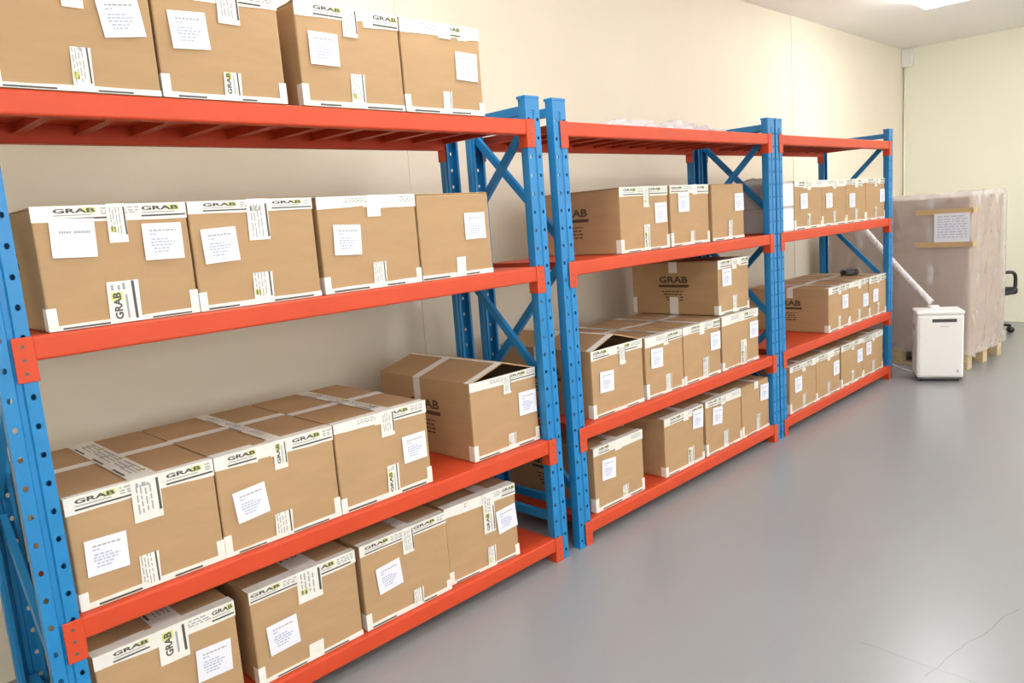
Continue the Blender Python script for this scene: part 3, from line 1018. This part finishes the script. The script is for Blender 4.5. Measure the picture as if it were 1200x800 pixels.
# translucent ribbed hose from the appliance up to the wall behind the rack
pts, rad = [], []
P0, P1, P2, P3 = Vector((0.245, 4.283, 0.612)), Vector((0.10, 4.34, 0.74)), Vector((-0.30, 4.40, 1.195)), Vector((-0.968, 4.42, 1.62))
n = 190
for k in range(n + 1):
    f = k / n
    if f < 0.5:
        g = f / 0.5
        p = P0.lerp(P2, g) + Vector((0, 0, -0.012 * math.sin(g * math.pi)))
    else:
        g = (f - 0.5) / 0.5
        p = P2.lerp(P3, g) + Vector((0, 0, 0.06 * math.sin(g * math.pi)))
    pts.append(p)
    rad.append(0.022 + (0.0030 if k % 4 < 2 else 0))
o = MB().tube(pts, rad, 14, cap=False).build('drain_hose', M['hose'], None, True)
tag(o, 'translucent ribbed hose rising from the white appliance to the wall', 'hose')

# white power cable on the floor
pts = [Vector((0.19, 4.33, 0.012)), Vector((0.12, 4.33, 0.006)), Vector((0.03, 4.42, 0.006)), Vector((-0.06, 4.49, 0.006)), Vector((-0.16, 4.60, 0.006)), Vector((-0.30, 4.585, 0.006)), Vector((-0.50, 4.50, 0.006)), Vector((-0.80, 4.52, 0.006))]
sm = []
for i in range(len(pts) - 1):
    a, b = pts[i], pts[i + 1]
    p0 = pts[max(i - 1, 0)]
    p3 = pts[min(i + 2, len(pts) - 1)]
    for k in range(6):
        f = k / 6
        sm.append(0.5 * ((2 * a) + (b - p0) * f + (2 * p0 - 5 * a + 4 * b - p3) * f * f + (3 * a - p0 - 3 * b + p3) * f ** 3))
sm.append(pts[-1])
o = MB().tube(sm, 0.006, 8).build('power_cable', M['cable'], None, True)
tag(o, 'white power cable on the floor behind the white appliance', 'cable')

# ------------------------------------------------------------------ office chair behind the pallet
ch = thing('office_chair', 'black office chair half hidden behind the wrapped pallet', 'chair', (0.060, 6.516, 0), R(155))
for k in range(5):
    a = 2 * math.pi * k / 5 + 0.35
    d = Vector((math.cos(a), math.sin(a), 0))
    MB().tube([d * 0.03 + Vector((0, 0, 0.105)), d * 0.16 + Vector((0, 0, 0.095)), d * 0.28 + Vector((0, 0, 0.072))], [0.026, 0.020, 0.014], 10).build('base_arm', M['dark'], ch, True)
    c = MB()
    s = Vector((-d.y, d.x, 0))
    for q in (-1, 1):
        p = d * 0.285 + s * (q * 0.018) + Vector((0, 0, 0.030))
        c.tube([p - s * 0.010, p + s * 0.010], 0.030, 14)
    c.tube([d * 0.285 + Vector((0, 0, 0.03)), d * 0.285 + Vector((0, 0, 0.08))], 0.008, 8)
    c.build('caster', M['dark'], ch, True)
MB().tube([(0, 0, 0.09), (0, 0, 0.26), (0, 0, 0.261), (0, 0, 0.40)], [0.027, 0.027, 0.015, 0.015], 14).build('gas_column', M['chrome'], ch, True)
MB().bbox(-0.24, 0.24, -0.24, 0.24, 0.40, 0.475, 0.03, 4).build('seat', M['fabric'], ch, True)
MB().bbox(-0.22, 0.22, 0.235, 0.285, 0.56, 1.02, 0.022, 4).build('backrest', M['fabric'], ch, True)
MB().bar((0, 0.20, 0.40), (0, 0.275, 0.62), 0.06, 0.012, Vector((1, 0, 0)).cross(Vector((0, 0.075, 0.22)).normalized())).build('back_support', M['dark'], ch)
for s in (-1, 1):
    x = s * 0.275
    loop = []
    for k in range(33):
        a = 2 * math.pi * k / 32
        cx, sx = math.cos(a), math.sin(a)
        loop.append((x, 0.0 + 0.135 * math.copysign(abs(cx) ** 0.6, cx), 0.54 + 0.105 * math.copysign(abs(sx) ** 0.6, sx)))
    MB().tube(loop, 0.017, 10, cap=False).build('armrest', M['dark'], ch, True)
    MB().bar((s * 0.20, 0, 0.43), (s * 0.285, 0, 0.44), 0.05, 0.012, Vector((0, 0, 1))).build('arm_bracket', M['chrome'], ch)

# ------------------------------------------------------------------ junction box and conduit in the far corner
jb = thing('junction_box', 'small white wall box high in the far corner', 'wall box', (-0.925, YE, 2.93))
MB().bbox(-0.055, 0.06, -0.075, -0.001, 0.0, 0.195, 0.006, 2).build('box_cover', M['white'], jb)
MB().tube([(-0.035, -0.012, 0.0), (-0.035, -0.012, -2.92)], 0.010, 10).build('conduit', M['endwall'], jb, True)
